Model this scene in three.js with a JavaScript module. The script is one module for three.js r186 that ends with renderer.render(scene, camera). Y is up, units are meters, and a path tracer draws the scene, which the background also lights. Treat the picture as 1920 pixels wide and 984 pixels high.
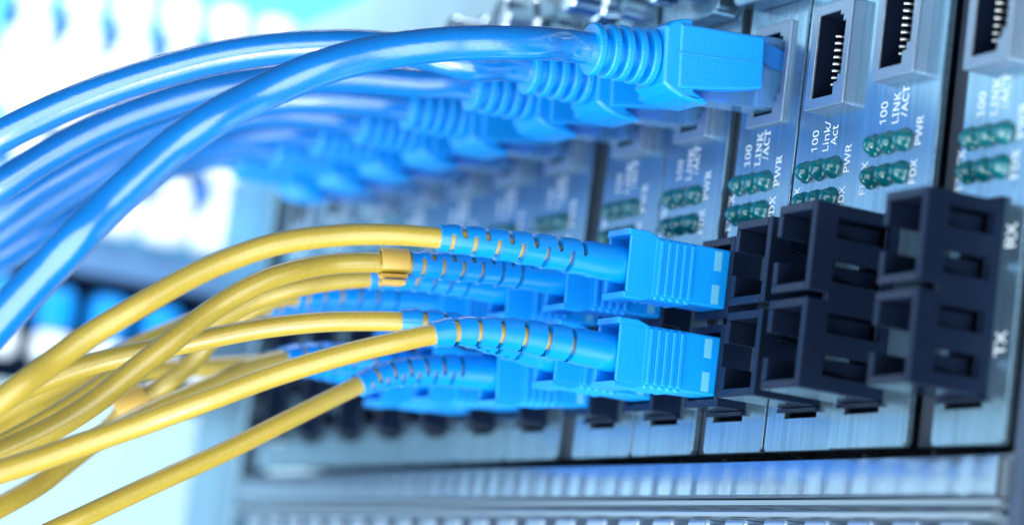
import * as THREE from 'three';
import { mergeGeometries, toCreasedNormals } from 'three/addons/utils/BufferGeometryUtils.js';
import { RoundedBoxGeometry } from 'three/addons/geometries/RoundedBoxGeometry.js';
import { TextGeometry } from 'three/addons/geometries/TextGeometry.js';
import { FontLoader } from 'three/addons/loaders/FontLoader.js';
import { RectAreaLightUniformsLib } from 'three/addons/lights/RectAreaLightUniformsLib.js';

// ---------------------------------------------------------------- camera, lamps, exposure
// World: x runs along the card row, y is up, z points out of the faceplates. Shapes are written in
// millimetres and turned into metres when a mesh is made (MM).
const MM = 0.001;
const scene = new THREE.Scene();
const RIGHT = new THREE.Vector3(0.437467, 0.124002, -0.890643);
const DOWN = new THREE.Vector3(-0.077419, -0.981575, -0.174689);
const AHEAD = new THREE.Vector3(-0.895895, 0.145373, -0.419807);
const EYE = new THREE.Vector3(364.259, -37.2385, 210.2124);
const camera = new THREE.PerspectiveCamera(2 * Math.atan(492 / 5300) * 180 / Math.PI, 1024 / 524, 0.02, 6);
camera.matrixAutoUpdate = true;
{
  const m = new THREE.Matrix4().makeBasis(RIGHT, DOWN.clone().negate(), AHEAD.clone().negate());
  camera.quaternion.setFromRotationMatrix(m);
  camera.position.copy(EYE).multiplyScalar(MM);
}
camera.focus = 0.410;
camera.userData.fStop = 12;
camera.updateMatrixWorld(true);

const renderer = new THREE.WebGLRenderer({ antialias: true });
renderer.toneMapping = THREE.LinearToneMapping;
renderer.toneMappingExposure = 0.94;
renderer.shadowMap.enabled = true;

scene.background = new THREE.Color().setRGB(0.05, 0.10, 0.20);   // dim blue room around the rack
RectAreaLightUniformsLib.init();
function softLamp(name, [x, y, z], target, w, h, rgb, power) {
  const l = new THREE.RectAreaLight(new THREE.Color().setRGB(...rgb), power, w * MM, h * MM);
  l.name = name;
  l.position.set(x * MM, y * MM, z * MM);
  l.lookAt(target[0] * MM, target[1] * MM, target[2] * MM);
  scene.add(l);
  return l;
}
softLamp('camera_side_soft_lamp', [470, -260, 340], [-20, 40, 40], 1500, 1350, [0.84, 0.95, 1.0], 3.0);
softLamp('left_soft_lamp', [-420, 60, 420], [-40, 40, 0], 420, 420, [0.62, 0.86, 1.0], 2.6);
softLamp('low_lamp', [-70, -300, 220], [-70, 40, 20], 420, 300, [0.78, 0.93, 1.0], 6.0);
softLamp('low_key_lamp', [350, -270, 170], [-10, 35, 20], 150, 150, [0.92, 0.97, 1.0], 17);
softLamp('added_back_fill', [-195, 250, 40], [-335, 112, 0], 200, 160, [0.86, 0.94, 1.0], 13);  // added fill, only to brighten the patch panel and plugs behind

// ---------------------------------------------------------------- helpers
let seed = 20241;
const rnd = () => { seed = (seed * 1664525 + 1013904223) >>> 0; return seed / 4294967296; };
const V = (x, y, z) => new THREE.Vector3(x, y, z);
// a point (mm) that lies Z mm in front of the camera
const at = (px, py, Z) => EYE.clone().addScaledVector(RIGHT, (px - 960) / 5300 * Z).addScaledVector(DOWN, (py - 492) / 5300 * Z).addScaledVector(AHEAD, Z);

const used = new Map();
function numbered(name) { const n = used.get(name) ?? 0; used.set(name, n + 1); return n ? `${name}_${String(n).padStart(3, '0')}` : name; }
function tag(o, label, category, group) { o.userData.label = label; o.userData.category = category; if (group) o.userData.group = group; return o; }
function thing(name, label, category, [x, y, z], group) {
  const g = new THREE.Group(); g.name = numbered(name); g.position.set(x * MM, y * MM, z * MM); scene.add(g);
  return tag(g, label, category, group);
}
function sub(name, parent, [x, y, z] = [0, 0, 0]) { const g = new THREE.Group(); g.name = name; g.position.set(x * MM, y * MM, z * MM); parent.add(g); return g; }
const ready = new WeakMap();
function metres(g) {           // the same geometry in metres, made once
  if (!ready.has(g)) { const c = g.clone(); c.scale(MM, MM, MM); ready.set(g, c); }
  return ready.get(g);
}
function merge(list) {
  if (!Array.isArray(list)) return list;
  return mergeGeometries(list.map((g) => { const c = g.index ? g.toNonIndexed() : g.clone(); for (const k of Object.keys(c.attributes)) if (!['position', 'normal', 'uv'].includes(k)) c.deleteAttribute(k); return c; }));
}
function part(name, geo, mat, parent, pos, rot) {
  const m = new THREE.Mesh(metres(merge(geo)), mat); m.name = name; m.castShadow = m.receiveShadow = true;
  if (pos) m.position.set(pos[0] * MM, pos[1] * MM, pos[2] * MM);
  if (rot) m.rotation.set(...rot);
  parent.add(m); return m;
}
const box = (x0, x1, y0, y1, z0, z1) => { const g = new THREE.BoxGeometry(x1 - x0, y1 - y0, z1 - z0); g.translate((x0 + x1) / 2, (y0 + y1) / 2, (z0 + z1) / 2); return g; };
const rbox = (x0, x1, y0, y1, z0, z1, r = 0.3, s = 2) => { const g = new RoundedBoxGeometry(x1 - x0, y1 - y0, z1 - z0, s, r); g.translate((x0 + x1) / 2, (y0 + y1) / 2, (z0 + z1) / 2); return g; };
function outline(pts) { const s = new THREE.Shape(); pts.forEach(([x, y], i) => i ? s.lineTo(x, y) : s.moveTo(x, y)); s.closePath(); return s; }
const rect = (x0, x1, y0, y1) => [[x0, y0], [x1, y0], [x1, y1], [x0, y1]];
function roundRect(x0, x1, y0, y1, r) {
  const s = new THREE.Shape(); s.moveTo(x0 + r, y0); s.lineTo(x1 - r, y0); s.quadraticCurveTo(x1, y0, x1, y0 + r); s.lineTo(x1, y1 - r); s.quadraticCurveTo(x1, y1, x1 - r, y1);
  s.lineTo(x0 + r, y1); s.quadraticCurveTo(x0, y1, x0, y1 - r); s.lineTo(x0, y0 + r); s.quadraticCurveTo(x0, y0, x0 + r, y0); return s;
}
function extrude(shape, z0, z1, bevel = 0, seg = 2, curve = 6) {
  const g = new THREE.ExtrudeGeometry(shape, { depth: z1 - z0 - 2 * bevel, bevelEnabled: bevel > 0, bevelThickness: bevel, bevelSize: bevel, bevelOffset: -bevel, bevelSegments: seg, curveSegments: curve });
  g.translate(0, 0, z0 + bevel); return g;
}
const sideShape = (pts) => outline(pts.map(([z, y]) => [-z, y]));
function extrudeSide(pts, x0, x1, bevel = 0, seg = 2, holes = []) {   // pts in (z, y)
  const s = sideShape(pts); for (const h of holes) s.holes.push(new THREE.Path(h.map(([z, y]) => new THREE.Vector2(-z, y))));
  const g = extrude(s, x0, x1, bevel, seg); g.rotateY(Math.PI / 2); return g;   // shape x -> -z... turned so that drawn -z becomes +z, depth becomes +x
}
// tube along a curve with a radius that may change; uv in mm
function sweep(points, radius, nLen, nRad, capStart = true, capEnd = true) {
  const curve = new THREE.CatmullRomCurve3(points, false, 'centripetal');
  const L = curve.getLength(), P = [], Nn = [], Uv = [], I = [];
  let t0 = curve.getTangentAt(0), n = V(0, 1, 0).cross(t0).normalize();
  for (let i = 0; i <= nLen; i++) {
    const u = i / nLen, p = curve.getPointAt(u), t = curve.getTangentAt(u);
    n.addScaledVector(t, -n.dot(t)).normalize();
    const b = t.clone().cross(n), r = radius(u);
    for (let k = 0; k <= nRad; k++) {
      const a = k / nRad * Math.PI * 2, d = n.clone().multiplyScalar(Math.cos(a)).addScaledVector(b, Math.sin(a));
      P.push(p.x + d.x * r, p.y + d.y * r, p.z + d.z * r); Nn.push(d.x, d.y, d.z); Uv.push(k / nRad, u * L / (2 * Math.PI * 2.5));
    }
  }
  const w = nRad + 1;
  for (let i = 0; i < nLen; i++) for (let k = 0; k < nRad; k++) { const a = i * w + k, b = a + 1, c = a + w, d = c + 1; I.push(a, b, c, b, d, c); }
  for (const [e, i, on] of [[-1, 0, capStart], [1, nLen, capEnd]]) if (on) {
    const p = curve.getPointAt(i / nLen), t = curve.getTangentAt(i / nLen).multiplyScalar(e), c = P.length / 3;
    P.push(p.x, p.y, p.z); Nn.push(t.x, t.y, t.z); Uv.push(0, 0);
    for (let k = 0; k <= nRad; k++) { const q = (i * w + k) * 3; P.push(P[q], P[q + 1], P[q + 2]); Nn.push(t.x, t.y, t.z); Uv.push(0, 0); }
    for (let k = 0; k < nRad; k++) e < 0 ? I.push(c, c + 2 + k, c + 1 + k) : I.push(c, c + 1 + k, c + 2 + k);
  }
  const g = new THREE.BufferGeometry();
  g.setAttribute('position', new THREE.Float32BufferAttribute(P, 3)); g.setAttribute('normal', new THREE.Float32BufferAttribute(Nn, 3)); g.setAttribute('uv', new THREE.Float32BufferAttribute(Uv, 2)); g.setIndex(I);
  return g;
}
// a slotted strain-relief shell along a curve: cells of a round grid are left out where solid() says no
function slotted(curve, rOut, rIn, nLen, nRad, solid) {
  const P = [], Nn = [], Uv = [], rows = [];
  const ref = V(0, 1, 0);
  for (let i = 0; i <= nLen; i++) {
    const u = i / nLen, p = curve.getPoint(u), t = curve.getTangent(u), b = t.clone().cross(ref).normalize(), n = b.clone().cross(t).normalize();
    rows.push({ p, n, b, t });
  }
  const pt = (i, k, r) => { const { p, n, b } = rows[i], a = k / nRad * Math.PI * 2; return p.clone().addScaledVector(n, Math.cos(a) * r).addScaledVector(b, Math.sin(a) * r); };
  const dir = (i, k, s) => { const { n, b } = rows[i], a = k / nRad * Math.PI * 2; return n.clone().multiplyScalar(Math.cos(a) * s).addScaledVector(b, Math.sin(a) * s); };
  const quad = (a, b, c, d, na, nb, nc, nd) => { for (const [v, m] of [[a, na], [b, nb], [c, nc], [a, na], [c, nc], [d, nd]]) { P.push(v.x, v.y, v.z); Nn.push(m.x, m.y, m.z); Uv.push(v.x * 0.1, v.z * 0.1); } };
  const on = (i, k) => i >= 0 && i < nLen && solid((i + 0.5) / nLen, ((k + nRad) % nRad + 0.5) / nRad * Math.PI * 2);
  for (let i = 0; i < nLen; i++) for (let k = 0; k < nRad; k++) {
    if (!on(i, k)) continue;
    const R0 = rOut(i / nLen), R1 = rOut((i + 1) / nLen), q = rIn;
    quad(pt(i, k, R0), pt(i, k + 1, R0), pt(i + 1, k + 1, R1), pt(i + 1, k, R1), dir(i, k, 1), dir(i, k + 1, 1), dir(i + 1, k + 1, 1), dir(i + 1, k, 1));
    quad(pt(i, k, q), pt(i + 1, k, q), pt(i + 1, k + 1, q), pt(i, k + 1, q), dir(i, k, -1), dir(i + 1, k, -1), dir(i + 1, k + 1, -1), dir(i, k + 1, -1));
    for (const [di, e] of [[-1, i], [1, i + 1]]) if (!on(i + di, k)) { const m = rows[e].t.clone().multiplyScalar(di), R = rOut(e / nLen); quad(pt(e, k, R), pt(e, k + 1, R), pt(e, k + 1, q), pt(e, k, q), m, m, m, m); }
    for (const [dk, e] of [[-1, k], [1, k + 1]]) if (!on(i, k + dk)) { const a = e / nRad * Math.PI * 2, m = rows[i].n.clone().multiplyScalar(-Math.sin(a) * dk).addScaledVector(rows[i].b, Math.cos(a) * dk); quad(pt(i, e, R0), pt(i + 1, e, R1), pt(i + 1, e, q), pt(i, e, q), m, m, m, m); }
  }
  const g = new THREE.BufferGeometry();
  g.setAttribute('position', new THREE.Float32BufferAttribute(P, 3)); g.setAttribute('normal', new THREE.Float32BufferAttribute(Nn, 3)); g.setAttribute('uv', new THREE.Float32BufferAttribute(Uv, 2));
  return g;
}

// ---------------------------------------------------------------- materials
function noiseTexture(w, h, fn, colour) {
  const d = new Uint8Array(w * h * 4);
  for (let j = 0; j < h; j++) for (let i = 0; i < w; i++) { const v = fn(i, j), o = (j * w + i) * 4; for (let c = 0; c < 3; c++) d[o + c] = Math.max(0, Math.min(255, (Array.isArray(v) ? v[c] : v) * 255)); d[o + 3] = 255; }
  const t = new THREE.DataTexture(d, w, h); t.wrapS = t.wrapT = THREE.RepeatWrapping; t.magFilter = THREE.LinearFilter; t.minFilter = THREE.LinearMipmapLinearFilter; t.generateMipmaps = true;
  if (colour) t.colorSpace = THREE.SRGBColorSpace; t.needsUpdate = true; return t;
}
function lattice(n) { const a = Array.from({ length: n * n }, rnd); return (x, y) => { const i = Math.floor(x), j = Math.floor(y), f = x - i, g = y - j, s = (t) => t * t * (3 - 2 * t), q = (a0, b0) => a[((a0 % n) + n) % n + (((b0 % n) + n) % n) * n]; const u = s(f), v = s(g); return (q(i, j) * (1 - u) + q(i + 1, j) * u) * (1 - v) + (q(i, j + 1) * (1 - u) + q(i + 1, j + 1) * u) * v; }; }
const n8 = lattice(8), n64 = lattice(64), n256 = lattice(256);
const grain = noiseTexture(256, 256, (i, j) => 0.5 * n256(i, j) + 0.3 * n64(i / 4, j / 4) + 0.2 * n8(i / 32, j / 32));
const brushedCol = noiseTexture(256, 256, (i, j) => { const v = 0.82 + 0.10 * n256(i, j / 64) + 0.08 * n64(i / 4, j / 128) - (n256(i * 0.7 + 40, j * 0.7) > 0.985 ? 0.12 : 0); return [v, v, v]; }, true);
const brushedBump = noiseTexture(256, 256, (i, j) => 0.6 * n256(i, j / 48) + 0.4 * n64(i / 4, j / 100));
const speck = noiseTexture(256, 256, (i, j) => { const p = n256(i * 0.9 + 3, j * 0.9); const v = p > 0.985 ? 1.0 : p < 0.012 ? 0.55 : 0.88 + 0.07 * n64(i / 4, j / 4) + 0.04 * n8(i / 32, j / 32); return [v, v, v]; }, true);
const rep = (t, x, y) => { const c = t.clone(); c.repeat.set(x, y); c.needsUpdate = true; return c; };
const phys = (rgb, o = {}) => new THREE.MeshPhysicalMaterial({ color: new THREE.Color().setRGB(...rgb), roughness: 0.45, ...o });

const M = {
  plate: phys([0.28, 0.46, 0.59], { metalness: 0.85, roughness: 0.27, map: rep(brushedCol, 0.03, 0.03), bumpMap: rep(brushedBump, 0.03, 0.03), bumpScale: 0.00002 }),
  shield: phys([0.38, 0.47, 0.58], { metalness: 0.9, roughness: 0.3, bumpMap: rep(grain, 0.12, 0.12), bumpScale: 0.00008 }),
  chrome: phys([0.66, 0.76, 0.84], { metalness: 1, roughness: 0.16 }),
  contact: phys([0.52, 0.54, 0.52], { metalness: 1, roughness: 0.28 }),
  black: phys([0.005, 0.009, 0.022], { roughness: 0.16, specularIntensity: 0.6, specularColor: new THREE.Color().setRGB(0.35, 0.55, 1.0), bumpMap: rep(grain, 0.10, 0.10), bumpScale: 0.00006 }),
  cavity: phys([0.005, 0.009, 0.022], { roughness: 0.4, specularIntensity: 0.4, specularColor: new THREE.Color().setRGB(0.35, 0.55, 1.0) }),
  rubber: phys([0.02, 0.03, 0.05], { roughness: 0.7, bumpMap: rep(grain, 0.16, 0.16), bumpScale: 0.0004 }),
  ink: phys([0.85, 0.90, 0.93], { roughness: 0.6 }),
  led: phys([0.0, 0.14, 0.17], { roughness: 0.06, ior: 1.75 }),
  bluePlug: phys([0.0, 0.28, 0.80], { roughness: 0.38, bumpMap: rep(grain, 0.06, 0.06), bumpScale: 0.00004 }),
  blueBoot: phys([0.0, 0.26, 0.78], { roughness: 0.26, ior: 1.72, clearcoat: 0.3, clearcoatRoughness: 0.25, bumpMap: rep(grain, 0.05, 0.05), bumpScale: 0.00005 }),
  netBoot: phys([0.0, 0.30, 0.82], { roughness: 0.3, ior: 1.65, bumpMap: rep(grain, 0.07, 0.07), bumpScale: 0.00006 }),
  netJacket: phys([0.0, 0.24, 0.78], { roughness: 0.2, ior: 2.3, clearcoat: 1, clearcoatRoughness: 0.1, map: rep(speck, 2, 0.7), bumpMap: rep(grain, 1, 0.4), bumpScale: 0.00003 }),
  clear: phys([0.22, 0.60, 1.0], { roughness: 0.08, specularIntensity: 0.7, transmission: 0.75, thickness: 2 * MM, ior: 1.5, attenuationColor: new THREE.Color().setRGB(0.05, 0.42, 0.98), attenuationDistance: 10 * MM }),
  yellow: phys([0.58, 0.40, 0.045], { roughness: 0.3, ior: 1.75, clearcoat: 0.5, clearcoatRoughness: 0.2, map: rep(speck, 1, 0.8), bumpMap: rep(grain, 1, 0.4), bumpScale: 0.00002 }),
  clip: phys([0.66, 0.40, 0.08], { roughness: 0.4 }),
  window: phys([0.12, 0.48, 0.72], { roughness: 0.4 }),
  lip: phys([0.29, 0.40, 0.52], { metalness: 0.85, roughness: 0.24, bumpMap: rep(brushedBump, 0.04, 0.01), bumpScale: 0.00002 }),
  dark: phys([0.05, 0.07, 0.11], { roughness: 0.5, specularColor: new THREE.Color().setRGB(0.35, 0.55, 1.0) }),
  steel: phys([0.30, 0.38, 0.46], { metalness: 0.6, roughness: 0.35 }),
  pale: phys([0.38, 0.54, 0.62], { roughness: 0.55 }),
  white: phys([0.82, 0.86, 0.90], { roughness: 0.5 }),
  deepBlue: phys([0.002, 0.12, 0.42], { roughness: 0.5 }),
  teal: phys([0.10, 0.50, 0.75], { roughness: 0.5 }),
  greyBlue: phys([0.10, 0.22, 0.42], { roughness: 0.5 }),
};

const serif = await new FontLoader().loadAsync('fonts/droid/droid_serif_regular.typeface.json');
const sans = await new FontLoader().loadAsync('fonts/droid/droid_sans_regular.typeface.json');

// ---------------------------------------------------------------- the chassis
const CARDS = [   // left edge, right edge, faceplate z, jack z, adapter front z
  [52.4, 68.6, 0.2, 3.2, 12], [28.3, 47.3, 0.9, 2.4, 13.5], [9.4, 27.8, 0, 2.2, 11],
  [-8.4, 8.7, 0, 0.7, 5], [-31.3, -11.8, 0, 1.6, 5], [-51.9, -31.9, 0, 1.8, 5], [-77.3, -57.6, 0, 1.6, 5],
  [-97.6, -78.0, 0, 1.6, 5], [-117.6, -98.2, 0, 1.6, 5], [-138.0, -118.3, 0, 1.6, 5], [-158.2, -138.8, 0, 1.6, 5], [-178.6, -159.0, 0, 1.6, 5], [-199, -179.4, 0, 1.6, 5],
];
{
  const c = thing('card_chassis', 'metal card chassis with dark inside and lower front lip fluted to stand for reflected stripes', 'chassis', [0, 0, 0]);
  part('back_panel', box(-205, 72, -1, 96, -42, -40), M.steel, c);
  part('floor_plate', box(-205, 72, -1.9, -1.2, -40, -0.6), M.steel, c);
  part('roof_plate', box(-205, 72, 80.4, 81.4, -40, 2), M.steel, c);
  part('top_rail', extrudeSide([[0, 81.4], [3.2, 82.2], [3.6, 96], [-6, 96], [-6, 81.4]], -205, 72, 0.2), M.pale, c);
  // front lip; reflected upright stripes are put into its shape as shallow flutes
  const stripeFlute = [], n8 = (x) => 0.5 + 0.5 * Math.sin(x * 7.1 + Math.sin(x * 3.7) * 2);
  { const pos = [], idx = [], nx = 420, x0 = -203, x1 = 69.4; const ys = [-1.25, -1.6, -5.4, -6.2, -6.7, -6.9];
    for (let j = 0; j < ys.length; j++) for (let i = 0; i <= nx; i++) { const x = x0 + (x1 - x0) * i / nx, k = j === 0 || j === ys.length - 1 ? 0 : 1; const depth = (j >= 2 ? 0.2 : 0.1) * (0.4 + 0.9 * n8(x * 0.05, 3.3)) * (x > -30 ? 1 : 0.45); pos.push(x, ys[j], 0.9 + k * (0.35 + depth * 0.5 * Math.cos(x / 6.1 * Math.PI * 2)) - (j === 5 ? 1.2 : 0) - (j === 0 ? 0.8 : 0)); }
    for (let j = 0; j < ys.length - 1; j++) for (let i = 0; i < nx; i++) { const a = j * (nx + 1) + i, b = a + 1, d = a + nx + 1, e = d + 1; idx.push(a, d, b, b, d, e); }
    const g = new THREE.BufferGeometry(); g.setAttribute('position', new THREE.Float32BufferAttribute(pos, 3)); g.setIndex(idx); g.computeVertexNormals(); g.setAttribute('uv', new THREE.Float32BufferAttribute(pos.flatMap((v, i) => i % 3 === 2 ? [] : [v]), 2)); stripeFlute.push(g); }
  part('front_lip', stripeFlute[0], M.lip, c);
  part('lip_core', box(-203, 69.4, -6.8, -1.9, -6, 0.4), M.steel, c);
  part('underside_plate', box(-203, 69.6, -7.8, -7.1, -60, 0.6), M.steel, c);
  part('lower_rail', extrudeSide([[-0.2, -8.6], [1.4, -8.6], [1.8, -9.0], [1.8, -9.6], [-0.2, -9.6]], -203, 69.6, 0.1), M.steel, c);
  const tooth = rbox(-3.1, 3.1, -16.5, -9.9, -3, 1.6, 0.8, 3);
  for (let k = 0; k < 24; k++) part('vent_tooth', tooth, M.shield, c, [61 - k * 11, 0, 0]);
  part('vent_backing', box(-203, 71, -24, -8.6, -10, -4), M.steel, c);
  part('end_wall', box(70.4, 73, -24, 96, -40, -0.4), M.dark, c);
  part('side_ear', rbox(-236, -206, -40, 66, -6, 1.5, 1, 2), M.plate, c);
  for (let i = 0; i + 1 < CARDS.length; i++) {     // the dark strips between neighbouring cards
    const x0 = CARDS[i + 1][1], x1 = CARDS[i][0];
    part('slot_divider', rbox(x0 + 0.1, x1 - 0.1, 0.2, 79.5, -9, x1 - x0 > 2 ? -1.2 : -2, 0.04), M.rubber, c);
  }
}

// ---------------------------------------------------------------- cards
const ledGeo = (() => {
  const prof = [[0.001, 1.75], [0.3, 1.71], [0.58, 1.61], [0.84, 1.43], [1.05, 1.18], [1.19, 0.87], [1.25, 0.55], [1.26, 0.3], [1.5, 0.27], [1.52, 0.06], [1.5, 0]];
  const g = new THREE.LatheGeometry(prof.map(([r, y]) => new THREE.Vector2(r, y)).reverse(), 24); g.rotateX(Math.PI / 2); g.scale(1.1, 1.12, 1.1); return g;
})();
const contactGeo = sweep([V(0.1, 0, -2.2), V(0.45, 0, -2.5), V(1.2, 0, -4.2), V(2.4, 0, -7.5)], () => 0.27, 12, 8);
const knobGeo = (() => {
  const prof = [[0.001, 0], [2.4, 0], [2.4, 2.6], [4.1, 3.0], [4.3, 3.4], [4.3, 6.2], [4.0, 6.6], [3.4, 6.8], [3.4, 11.4], [3.1, 11.9], [0.001, 12.0]];
  const g = new THREE.LatheGeometry(prof.map(([r, y]) => new THREE.Vector2(r, y)), 28); g.rotateX(Math.PI / 2); return toCreasedNormals(g, 0.5);
})();
const textCache = new Map();
function text(str, size, font) {
  const key = str + size + (font === serif);
  if (!textCache.has(key)) { const g = new TextGeometry(str, { font, size, depth: 0.03, curveSegments: 3, bevelEnabled: false }); g.rotateZ(Math.PI / 2); textCache.set(key, g); }   // reads upwards
  return textCache.get(key);
}
const frameCache = new Map();
function jackFrame(z) {
  if (!frameCache.has(z)) {
    const s = roundRect(-5.2, 5.2, -7.9, 7.9, 0.5);
    s.holes.push(new THREE.Path([[-3.6, -6.2], [2.2, -6.2], [2.2, -4.4], [3.1, -4.4], [3.1, -3.3], [3.9, -3.3], [3.9, 4.6], [3.1, 4.6], [3.1, 5.6], [2.2, 5.6], [2.2, 6.3], [-3.6, 6.3]].map(([x, y]) => new THREE.Vector2(x, y))));
    const o = roundRect(-5.2, 5.2, -7.9, 7.9, 0.5); o.holes.push(new THREE.Path(rect(-4.75, 4.75, -7.45, 7.45).map((p) => new THREE.Vector2(...p))));
    const zi = z - 0.5;
    const shell = merge([extrude(s, zi, z, 0.14), extrude(o, -1.4, zi - 0.01)]);
    const liner = merge([box(-4.7, 4.7, -7.4, 7.4, -13, -12.5), box(-4.7, -3.75, -7.4, 7.4, -12.5, zi - 0.03), box(4.0, 4.7, -7.4, 7.4, -12.5, zi - 0.03), box(-3.75, 4.0, -7.4, -6.3, -12.5, zi - 0.03), box(-3.75, 4.0, 6.4, 7.4, -12.5, zi - 0.03)]);
    frameCache.set(z, [shell, liner]);
  }
  return frameCache.get(z);
}
function adapter(card, cx, zf, long) {
  const a = sub('fibre_adapter', card, [cx, 0, 0]), mid = 19.0;
  // wall on the chassis-end side, with latch windows where the shell is long
  const wins = []; const w0 = 1.4, w1 = zf - 3.4;
  if (long) for (const y of [8.2, 14.0, 21.0, 27.0]) wins.push([[w0, y], [w1, y], [w1, y + 3.2], [w0, y + 3.2]]);
  part('side_wall', extrudeSide([[-1, 6.2], [zf, 6.2], [zf, 18.5], [zf - 3, 18.5], [zf - 3, 19.5], [zf, 19.5], [zf, 31.8], [-1, 31.8]], 3.75, 4.95, 0.12, 1, wins), M.black, a);
  if (long) for (const y of [8.2, 14.0, 21.0, 27.0]) part('latch_spring', extrudeSide([[w0 + 0.3, y + 0.3], [w1 - 0.2, y + 1.2], [w1 - 0.2, y + 2.6], [w0 + 0.3, y + 2.9]], 2.2, 2.7, 0.15, 1), M.black, a);
  for (const b of [6.2, 19.5]) {
    const t = b + 12.3;
    part('port_wall', rbox(-4.9, 3.74, b, b + 1.2, -1, zf, 0.12), M.black, a);
    part('port_wall', rbox(-4.9, 3.74, t - 1.2, t, -1, zf, 0.12), M.black, a);
    part('keyed_wall', rbox(-4.95, -3.8, b + 1.22, b + 4.4, -1, zf - 0.02, 0.12), M.black, a);
    part('keyed_wall', rbox(-4.95, -3.8, t - 4.4, t - 1.22, -1, zf - 0.02, 0.12), M.black, a);
    const tube = new THREE.CylinderGeometry(1.5, 1.5, 7, 16, 1, true); tube.rotateX(Math.PI / 2); tube.translate(0, b + 6.15, -3);
    part('sleeve', tube, M.black, a);
  }
  part('port_back', box(-4.9, 4.9, 6.3, 31.7, -9, -8.4), M.cavity, a);
  part('flange', rbox(-5.2, 5.2, 5.5, 6.15, -0.2, 0.9, 0.1), M.black, a); part('flange', rbox(-5.2, 5.2, 31.85, 32.5, -0.2, 0.9, 0.1), M.black, a);
  return a;
}
function card([xl, xr, z, jz, az], i, label) {
  const c = thing('converter_card', label, 'circuit card', [xl, 0, z], 'cards standing side by side in the chassis');
  const w = xr - xl, jx = i === 3 ? 8.1 : Math.min(9.8, w / 2 + 0.3), jy = i === 1 ? 59.4 : 57.8, ax = i === 3 ? 6.4 : i === 0 ? 6.6 : i === 1 ? 7.6 : Math.min(9.6, w / 2);
  const s = outline([[0.6, 0], [w - 0.6, 0], [w, 0.6], [w, 79.4], [w - 0.6, 80], [0.6, 80], [0, 79.4], [0, 0.6]]);
  s.holes.push(new THREE.Path(rect(jx - 5.0, jx + 5.0, jy - 7.6, jy + 7.6).map((p) => new THREE.Vector2(...p))));
  s.holes.push(new THREE.Path(rect(ax - 4.6, ax + 4.2, 4.9, 32.6).map((p) => new THREE.Vector2(...p))));
  part('faceplate', extrude(s, -1.2, 0, 0.15, 2), M.plate, c);
  part('circuit_board', box(w * 0.3, w * 0.3 + 1.4, 1, 79, -39, -13.4), M.steel, c);
  const j = sub('network_jack', c, [jx, jy, 0]);
  part('shield', jackFrame(jz)[0], M.shield, j);
  part('cavity', jackFrame(jz)[1], M.cavity, j);
  for (let k = 0; k < 8; k++) part('contact', contactGeo, M.contact, j, [-3.6, -3.4 + k * 1.05, jz - 1]);
  const lx = jx - 6.3, ly = i === 1 ? 1.6 : 0, f = i === 2 || i === 1 ? sans : serif;
  for (const [r, y] of [[0, 41.3], [1, 36.7]]) for (let k = 0; k < 3; k++) part('indicator_lamp', ledGeo, M.led, c, [lx + 0.4 + k * 3.7, y + ly, 0]);
  const link = i === 2 ? 'Link/' : 'LINK', act = i === 2 ? 'Act' : '/ACT';
  for (const [str, x, y, size] of [['100', lx + 2.5, 44.0, 1.55], [link, lx + 5.6, 43.8, 1.55], [act, lx + 7.7, 44.6, 1.55], ['PWR', lx + 11.9, 40.0, 1.5], ['FDX', lx + 11.4, 34.6, 1.5], ['FX TX', lx - 1.0, 34.3, 1.5]])
    part('lettering', text(str, size, f), M.ink, c, [x, y + ly, 0.002]);
  if (i === 0) for (const [str, y] of [['RX', 25.4], ['TX', 11.4]]) part('lettering', text(str, 2.2, sans), M.ink, c, [14.6, y, 0.002]);
  adapter(c, ax, az, az > 8);
  part('handle_block', extrude(roundRect(0.7, w - 0.7, 68.6, 79, 2), 0.02, 4.2, 0.4, 2), M.plate, c);
  part('thumbscrew', knobGeo, M.chrome, c, [w / 2, 74.4, 4.2]);
}
const ORD = ['first', 'second', 'third', 'fourth', 'fifth', 'sixth', 'seventh', 'eighth', 'ninth', 'tenth'];
const cardLabels = ['silver card with empty sockets next to the dark chassis end wall', 'silver card with empty sockets, slightly proud, between two other empty cards', 'silver card with empty sockets beside the first cabled card'];
CARDS.forEach((c, i) => card(c, i, cardLabels[i] ?? `silver card with plugged sockets, ${ORD[i - 3]} cabled card counted from the empty cards`));

// ---------------------------------------------------------------- blue network cables
const cardX = (i) => CARDS[i][0] + (i === 3 ? 8.1 : Math.min(9.8, (CARDS[i][1] - CARDS[i][0]) / 2 + 0.3));
const ribGeo = (ry, rx) => { const s = new THREE.Shape(); s.absellipse(0, 0, rx, ry, 0, Math.PI * 2, false); return extrude(s, -0.62, 0.62, 0.28, 3, 20); };
const ribs = [0, 1, 2, 3, 4].map((k) => ribGeo(3.95 + k * 0.12, 3.7 + k * 0.1));
const hoodGeo = merge([
  extrudeSide([[4.2, -3.1], [9, -3.9], [14, -4.5], [18.6, -4.9], [18.6, 4.8], [4.2, 4.7]], 1.4, 4.9, 0.4, 3),   // broad cover plate
  extrudeSide([[13.2, -6.5], [15.5, -6.5], [17.6, -6.1], [19.3, -5.3], [20.8, -4.3], [20.8, 4.3], [19.6, 5.2], [18.2, 5.7], [16.4, 5.9], [15.8, 4], [15.4, -4.9], [13.2, -6.0]], -5.0, 4.3, 0.55, 4),
  extrudeSide([[5.5, -4.2], [17.6, -5.9], [19.4, -5.4], [19.4, 5.4], [17.6, 5.9], [5.5, 4.2]], -6.4, -4.6, 0.4, 3),   // latch guard
]);
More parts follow.
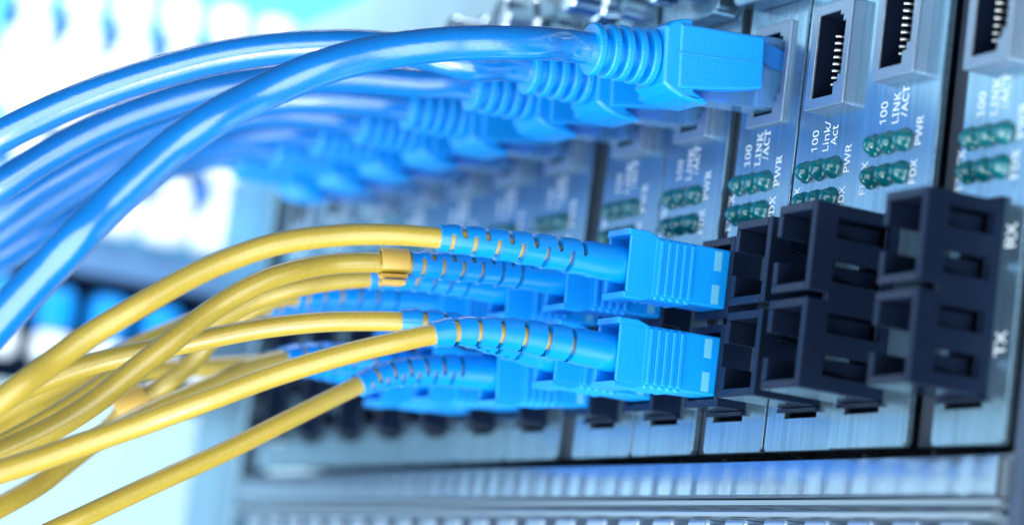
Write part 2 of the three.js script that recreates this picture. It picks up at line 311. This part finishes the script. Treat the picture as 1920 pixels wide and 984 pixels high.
const clearGeo = merge([rbox(-3.4, 1.35, -5.6, 5.6, -7, 16.8, 0.25), rbox(1.38, 2.6, -5.4, 5.4, -7, 4.0, 0.2)]);
const clearLatch = rbox(-4.5, -3.6, -2.6, 2.6, -5, 9, 0.2);
const latchArm = extrudeSide([[4.6, 1.4], [4.6, 4.4], [1.4, 3.7], [-1.5, 2.6], [-1.5, 0.2], [1.4, 0.4]], 2.9, 3.7, 0.15, 2);
const wireGeo = rbox(0.6, 1.0, -0.15, 0.15, -6.6, -1, 0.05);
const tilt = 0.075;
function networkCable(i, n, pts, r0, r1, label) {
  const x = cardX(i) - 0.4, y = (i === 1 ? 59.4 : 57.8);
  const t = thing('network_cable', label, 'cable', [x, y, 0], 'blue network cables plugged into the upper sockets');
  const head = sub('connector', t); head.rotation.x = tilt;
  part('hood', hoodGeo, M.netBoot, head);
  part('clear_plug', clearGeo, M.clear, head);
  part('latch', clearLatch, M.clear, head);
  part('latch_arm', latchArm, M.deepBlue, head);
  if (n < 2) for (let k = 0; k < 8; k++) part('wire', wireGeo, M.contact, head, [0, -3.6 + k * 1.02, 0]);
  for (let k = 0; k < 5; k++) part('boot_rib', ribs[k], M.netBoot, head, [0, 0, 30.5 - k * 2.15 - (k ? 0.25 : 0)]);
  const core = new THREE.CylinderGeometry(2.46, 2.46, 11, 20, 1, true); core.rotateX(Math.PI / 2); core.translate(0, 0, 25.4);
  part('boot_core', core, M.netBoot, head);
  part('mould_seam', rbox(4.86, 4.98, 0.35, 0.55, 4.4, 19, 0.04), M.netBoot, head);
  // the jacket leaves the boot along its axis
  const dirn = V(0, -Math.sin(tilt), Math.cos(tilt)), rear = V(x, y, 0).addScaledVector(dirn, 31.0);
  const path = [rear.clone().addScaledVector(dirn, -6), rear.clone(), rear.clone().addScaledVector(dirn, 4), ...pts.map((p) => at(...p))].map((p) => p.sub(V(x, y, 0)));
  part('jacket', sweep(path, (u) => r0 + (r1 - r0) * u, 160, 28), M.netJacket, t);
}
const netPaths = [
  [[1000, 81, 408], [850, 82, 403], [700, 101, 399], [600, 128, 396], [485, 178, 393], [400, 223, 390], [325, 275, 388], [262, 330, 386], [200, 388, 384], [149, 440, 382], [90, 502, 381], [40, 555, 380], [-60, 665, 378]],
  [[880, 122, 429], [800, 102, 428], [700, 87, 427], [600, 86, 426], [500, 93, 425], [400, 109, 424], [300, 135, 423], [200, 167, 422], [100, 207, 421], [0, 256, 420], [-90, 310, 420]],
  [[780, 155, 450], [690, 147, 448], [600, 145, 446], [480, 153, 444], [400, 167, 442], [300, 195, 440], [200, 233, 438], [100, 285, 436], [0, 348, 434], [-90, 410, 434]],
  [[620, 186, 472], [540, 186, 471], [450, 197, 470], [330, 228, 466], [220, 272, 462], [100, 337, 458], [0, 400, 455], [-90, 460, 455]],
  [[540, 214, 490], [440, 221, 487], [350, 243, 486], [230, 300, 480], [120, 362, 476], [0, 440, 472], [-90, 500, 470]],
  [[460, 256, 508], [380, 276, 505], [300, 312, 501], [200, 367, 496], [100, 420, 490], [0, 475, 486], [-90, 525, 484]],
  [[400, 280, 526], [300, 322, 522], [200, 380, 520], [100, 432, 514], [0, 485, 508], [-90, 530, 506]],
  [[320, 312, 544], [240, 355, 541], [150, 410, 540], [60, 458, 536], [-90, 535, 530]],
];
netPaths.forEach((p, n) => networkCable(3 + n, n, p, 2.4, n ? 2.5 : 2.85, n ? `blue network cable plugged into the ${ORD[n]} cabled card counted from the empty cards` : 'sharp thick blue network cable with ribbed boot on the first cabled card'));

// ---------------------------------------------------------------- yellow fibre cables
const adX = (i) => { const [xl, xr] = CARDS[i], w = xr - xl; return xl + (i === 3 ? 6.4 : Math.min(9.6, w / 2)); };
const housingGeo = (() => {
  const notch = []; for (let k = 0; k < 5; k++) { const z = 10.6 + k * 1.3; notch.push([z, -4.45], [z + 0.35, -4.75], [z + 0.75, -4.75], [z + 1.1, -4.45]); }
  const pts = [[-3, -4.35], [5.5, -4.4], [9.2, -4.45], ...notch, [17.4, -4.5], [17.4, 4.5], [9.2, 4.45], [-3, 4.35]];
  return merge([extrudeSide(pts, -3.55, 3.55, 0.3, 3), rbox(2.95, 3.52, -4.3, 4.3, 17.0, 21.5, 0.2), rbox(-3.52, -2.95, -4.3, 4.3, 17.0, 21.5, 0.2), ...[1, -1].map((k) => extrudeSide([[16.6, 3.9 * k], [21.8, 4.25 * k], [21.8, 5.15 * k], [18.6, 5.15 * k], [16.6, 4.46 * k]], -3.5, 3.5, 0.2, 3))]);
})();
const ridgeGeo = rbox(-0.55, 0.55, -4.1, 4.1, -0.36, 0.36, 0.2, 3);
const windowGeo = rbox(-0.03, 0.03, -1.45, 1.45, -0.62, 0.62, 0.02, 1);
function fibreCable(i, upper, bootEnd, rot, pts, r1, fine, label) {
  const x = adX(i), y = upper ? 25.4 : 12.35;
  const t = thing('fibre_cable', label, 'cable', [x, y, 0], 'yellow fibre cables plugged into the lower sockets');
  const head = sub('connector', t), z1 = 17.0;
  const droop = Math.atan2(y - bootEnd[1], bootEnd[2]) * 0.55; head.rotation.x = droop;
  part('housing', housingGeo, M.bluePlug, head);
  for (let k = 0; k < 5; k++) for (const s of [-1, 1]) part('grip_ridge', ridgeGeo, M.bluePlug, head, [s * 3.5, 0, 11.15 + k * 1.3]);
  for (const s of [-1, 1]) part('key_window', windowGeo, M.window, head, [3.56, s * 2.5, 6.6]);
  const d0 = V(0, -Math.sin(droop), Math.cos(droop)), b0 = d0.clone().multiplyScalar(z1);
  const end = V(bootEnd[0], bootEnd[1], bootEnd[2]).sub(V(x, y, 0));
  const first = at(...pts[0]).sub(V(x, y, 0)), d1 = first.clone().sub(end).normalize();
  const axis = new THREE.CubicBezierCurve3(b0, b0.clone().addScaledVector(d0, 11), end.clone().addScaledVector(d1, -9), end);
  // strain-relief boot with slots cut alternately from two sides
  const rOut = (u) => { const r = 2.92 + (1.98 - 2.92) * u; return u < 0.26 ? r : r + 0.09 * Math.cos((u - 0.26) / 0.1112 * Math.PI * 2) * (u < 0.99 ? 1 : 0); };
  const solid = (u, a) => {
    if (u < 0.30 || u > 0.965) return true;
    const q = (u - 0.30) / 0.0556, k = Math.floor(q), f = q - k, da = Math.abs(((a - rot - (k % 2 ? Math.PI : 0)) % (2 * Math.PI) + 3 * Math.PI) % (2 * Math.PI) - Math.PI);
    const half = 1.72, wide = da > half - 0.14 ? 0.1 : 0.15;
    return !(da < half && Math.abs(f - 0.5) < wide + 0.13 * u);
  };
  part('boot', slotted(axis, rOut, 1.55, fine ? 190 : 120, fine ? 48 : 32, solid), M.blueBoot, t);
  const path = [0.3, 0.5, 0.7, 0.85, 1].map((u) => axis.getPoint(u)).concat(pts.map((p) => at(...p).sub(V(x, y, 0))));
  part('jacket', sweep(path, (u) => 1.42 + (r1 - 1.42) * u, 170, 24), M.yellow, t);
}
const q = Math.PI / 2;
fibreCable(3, true, at(822, 446, 403).toArray(), 0.15, [[740, 440, 401], [640, 441, 399], [520, 457, 396], [430, 486, 394], [358, 518, 392], [260, 573, 389], [163, 631, 387], [100, 677, 385], [35, 725, 382], [-60, 797, 380]], 1.85, true, 'long yellow fibre cable arching from the upper socket of the first cabled card');
fibreCable(3, false, at(812, 627, 403).toArray(), -q, [[740, 642, 401], [640, 666, 399], [508, 706, 397], [391, 749, 395], [273, 792, 394], [156, 832, 392], [70, 862, 390], [0, 884, 388], [-70, 905, 386]], 1.75, true, 'yellow fibre cable sloping from the lower socket of the first cabled card');
fibreCable(4, true, at(768, 495, 420).toArray(), 0.4, [[700, 492, 418], [620, 495, 416], [550, 508, 413], [488, 529, 411], [406, 575, 409], [325, 637, 406], [247, 698, 404], [176, 754, 402], [105, 799, 400], [0, 850, 397], [-70, 880, 395]], 1.9, true, 'yellow fibre cable with a clip beside its boot, from the second cabled card');
fibreCable(4, false, at(752, 603, 420).toArray(), -1.2, [[680, 602, 419], [600, 604, 418], [488, 616, 417], [358, 641, 416], [228, 668, 416], [135, 693, 415], [60, 722, 414], [-20, 760, 413], [-70, 788, 412]], 1.7, true, 'nearly level yellow fibre cable from the lower socket of the second cabled card');
fibreCable(5, true, at(690, 521, 440).toArray(), 0.9, [[620, 527, 438], [550, 540, 436], [480, 562, 435], [400, 604, 433], [320, 650, 431], [250, 686, 430], [175, 734, 428], [105, 779, 426], [35, 819, 425], [-70, 872, 423]], 1.8, false, 'yellow fibre cable from the upper socket of the third cabled card');
fibreCable(5, false, at(672, 722, 440).toArray(), -0.3, [[600, 757, 436], [520, 797, 432], [420, 847, 428], [320, 892, 424], [220, 938, 420], [120, 985, 416], [40, 1022, 414]], 1.6, true, 'lowest yellow fibre cable, from the lower socket of the third cabled card');
fibreCable(6, true, at(552, 557, 460).toArray(), 0.7, [[520, 560, 458], [480, 576, 457], [439, 601, 457], [400, 634, 456], [363, 676, 456], [322, 711, 455], [292, 732, 455], [245, 755, 454], [215, 792, 454], [150, 850, 453], [60, 915, 453], [-70, 985, 452]], 1.7, false, 'yellow fibre cable dipping steeply through a second clip, from the fourth cabled card');
fibreCable(6, false, at(532, 672, 460).toArray(), -0.8, [[480, 685, 456], [424, 708, 452], [342, 745, 447], [261, 781, 443], [200, 813, 438], [140, 855, 434], [78, 905, 430], [0, 950, 425], [-70, 985, 421]], 1.65, false, 'yellow fibre cable from the lower socket of the fourth cabled card');
fibreCable(7, true, at(502, 576, 481).toArray(), 0.2, [[440, 582, 477], [380, 597, 473], [300, 628, 468], [220, 665, 463], [120, 713, 458], [0, 775, 454], [-70, 812, 452]], 1.7, false, 'yellow fibre cable from the upper socket of the fifth cabled card');
fibreCable(7, false, at(505, 680, 481).toArray(), -0.2, [[440, 684, 477], [380, 688, 473], [310, 692, 470], [230, 700, 466], [140, 724, 463], [70, 757, 459], [0, 801, 456], [-70, 842, 452]], 1.7, false, 'yellow fibre cable from the lower socket of the fifth cabled card');

// yellow clips rolled round two of the cables
function clip(p0, p1, r, label, flap) {
  const a = at(...p0), b = at(...p1), d = b.clone().sub(a), L = d.length();
  const o = thing('cable_clip', label, 'clip', a.toArray());
  o.quaternion.setFromUnitVectors(V(0, 0, 1), d.normalize());
  const s = new THREE.Shape(); const N = 40, A0 = -0.5, A1 = 5.1;
  for (let k = 0; k <= N; k++) { const u = A0 + (A1 - A0) * k / N; const R = r + 0.55; k ? s.lineTo(Math.cos(u) * R, Math.sin(u) * R) : s.moveTo(Math.cos(u) * R, Math.sin(u) * R); }
  for (let k = N; k >= 0; k--) { const u = A0 + (A1 - A0) * k / N; s.lineTo(Math.cos(u) * r, Math.sin(u) * r); }
  part('ring', toCreasedNormals(extrude(s, 0, L, 0.12, 2), 0.6), M.clip, o);
  if (flap) part('flap', rbox(-r - 0.6, r * 0.7, -r - 1.5, -r - 0.7, 0.3, L - 0.3, 0.25), M.clip, o);
}
clip([764, 495, 419], [712, 492, 418], 1.75, 'yellow clip rolled round a fibre cable beside its blue boot', true);
clip([272, 742, 453], [216, 769, 452], 1.72, 'pale yellow clip low on the steeply dipping fibre cable', false);

// ---------------------------------------------------------------- equipment behind, out of focus
{
  const p = thing('patch_bay', 'pale blue patch panel far behind the cables', 'patch panel', [-340, 0, 0]);
  part('upper_strip', box(-4, 0, 84, 150, -260, 70), M.teal, p);
  part('gap_strip', box(-30, -6, 80, 84, -260, 70), M.greyBlue, p);
  part('middle_strip', box(-4, 0, 60, 80, -260, 70), M.teal, p);
  part('grey_strip', box(-4, 3, 53, 61, -260, 70), M.greyBlue, p);
  part('black_strip', box(-24, -4, 22, 53, -260, 70), M.black, p);
  part('lower_panel', box(-4, 6, -90, 21, -260, 70), M.pale, p);
}
const plugBody = rbox(0, 12, -22.5, 2.5, -5.9, 5.9, 3.4, 4), plugTop = rbox(0, 9, 3, 16, -4.6, 4.6, 2.5, 3);
const drop = (() => { const s = new THREE.Shape(); s.moveTo(0, 5.5); s.quadraticCurveTo(3.2, 0, 2.6, -2); s.quadraticCurveTo(2, -4.2, 0, -4.2); s.quadraticCurveTo(-2, -4.2, -2.6, -2); s.quadraticCurveTo(-3.2, 0, 0, 5.5); const g = extrude(s, 0, 2.6, 0.3, 2); g.rotateY(q); return g; })();
const shortBody = rbox(0, 12, -13.5, 2.5, -5.9, 5.9, 3.4, 4);
function backPlug(y, z, n, row, body, bodyGeo = plugBody) {
  const o = thing('patch_plug', `${row} on the patch panel far behind`, 'plug', [-340, y, z], `${row} on the patch panel`);
  part('body', bodyGeo, body, o); part('collar', plugTop, body === M.white ? M.white : M.teal, o);
  part('keyhole', drop, M.deepBlue, o, [11.0, 1, 6.5]);
}
for (let k = 0; k < 13; k++) backPlug(112.5, 27.5 - k * 13.4, k, 'white plug in the upper row', M.white);
for (let k = 0; k < 7; k++) backPlug(76.5, 24 - k * 13.4, k, 'white plug in the middle row', M.white, shortBody);
for (let k = 0; k < 7; k++) {
  const o = thing('patch_plug', 'blue plug in the bottom row on the patch panel far behind', 'plug', [-346, 40, 22 - k * 14.5], 'blue plug in the bottom row on the patch panel');
  part('body', rbox(0, 9, -4, 8, -5, 5, 3, 3), M.bluePlug, o); part('boot', rbox(2, 11, -12, -4.2, -5, 5, 2.5, 3), M.white, o);
}

renderer.render(scene, camera);
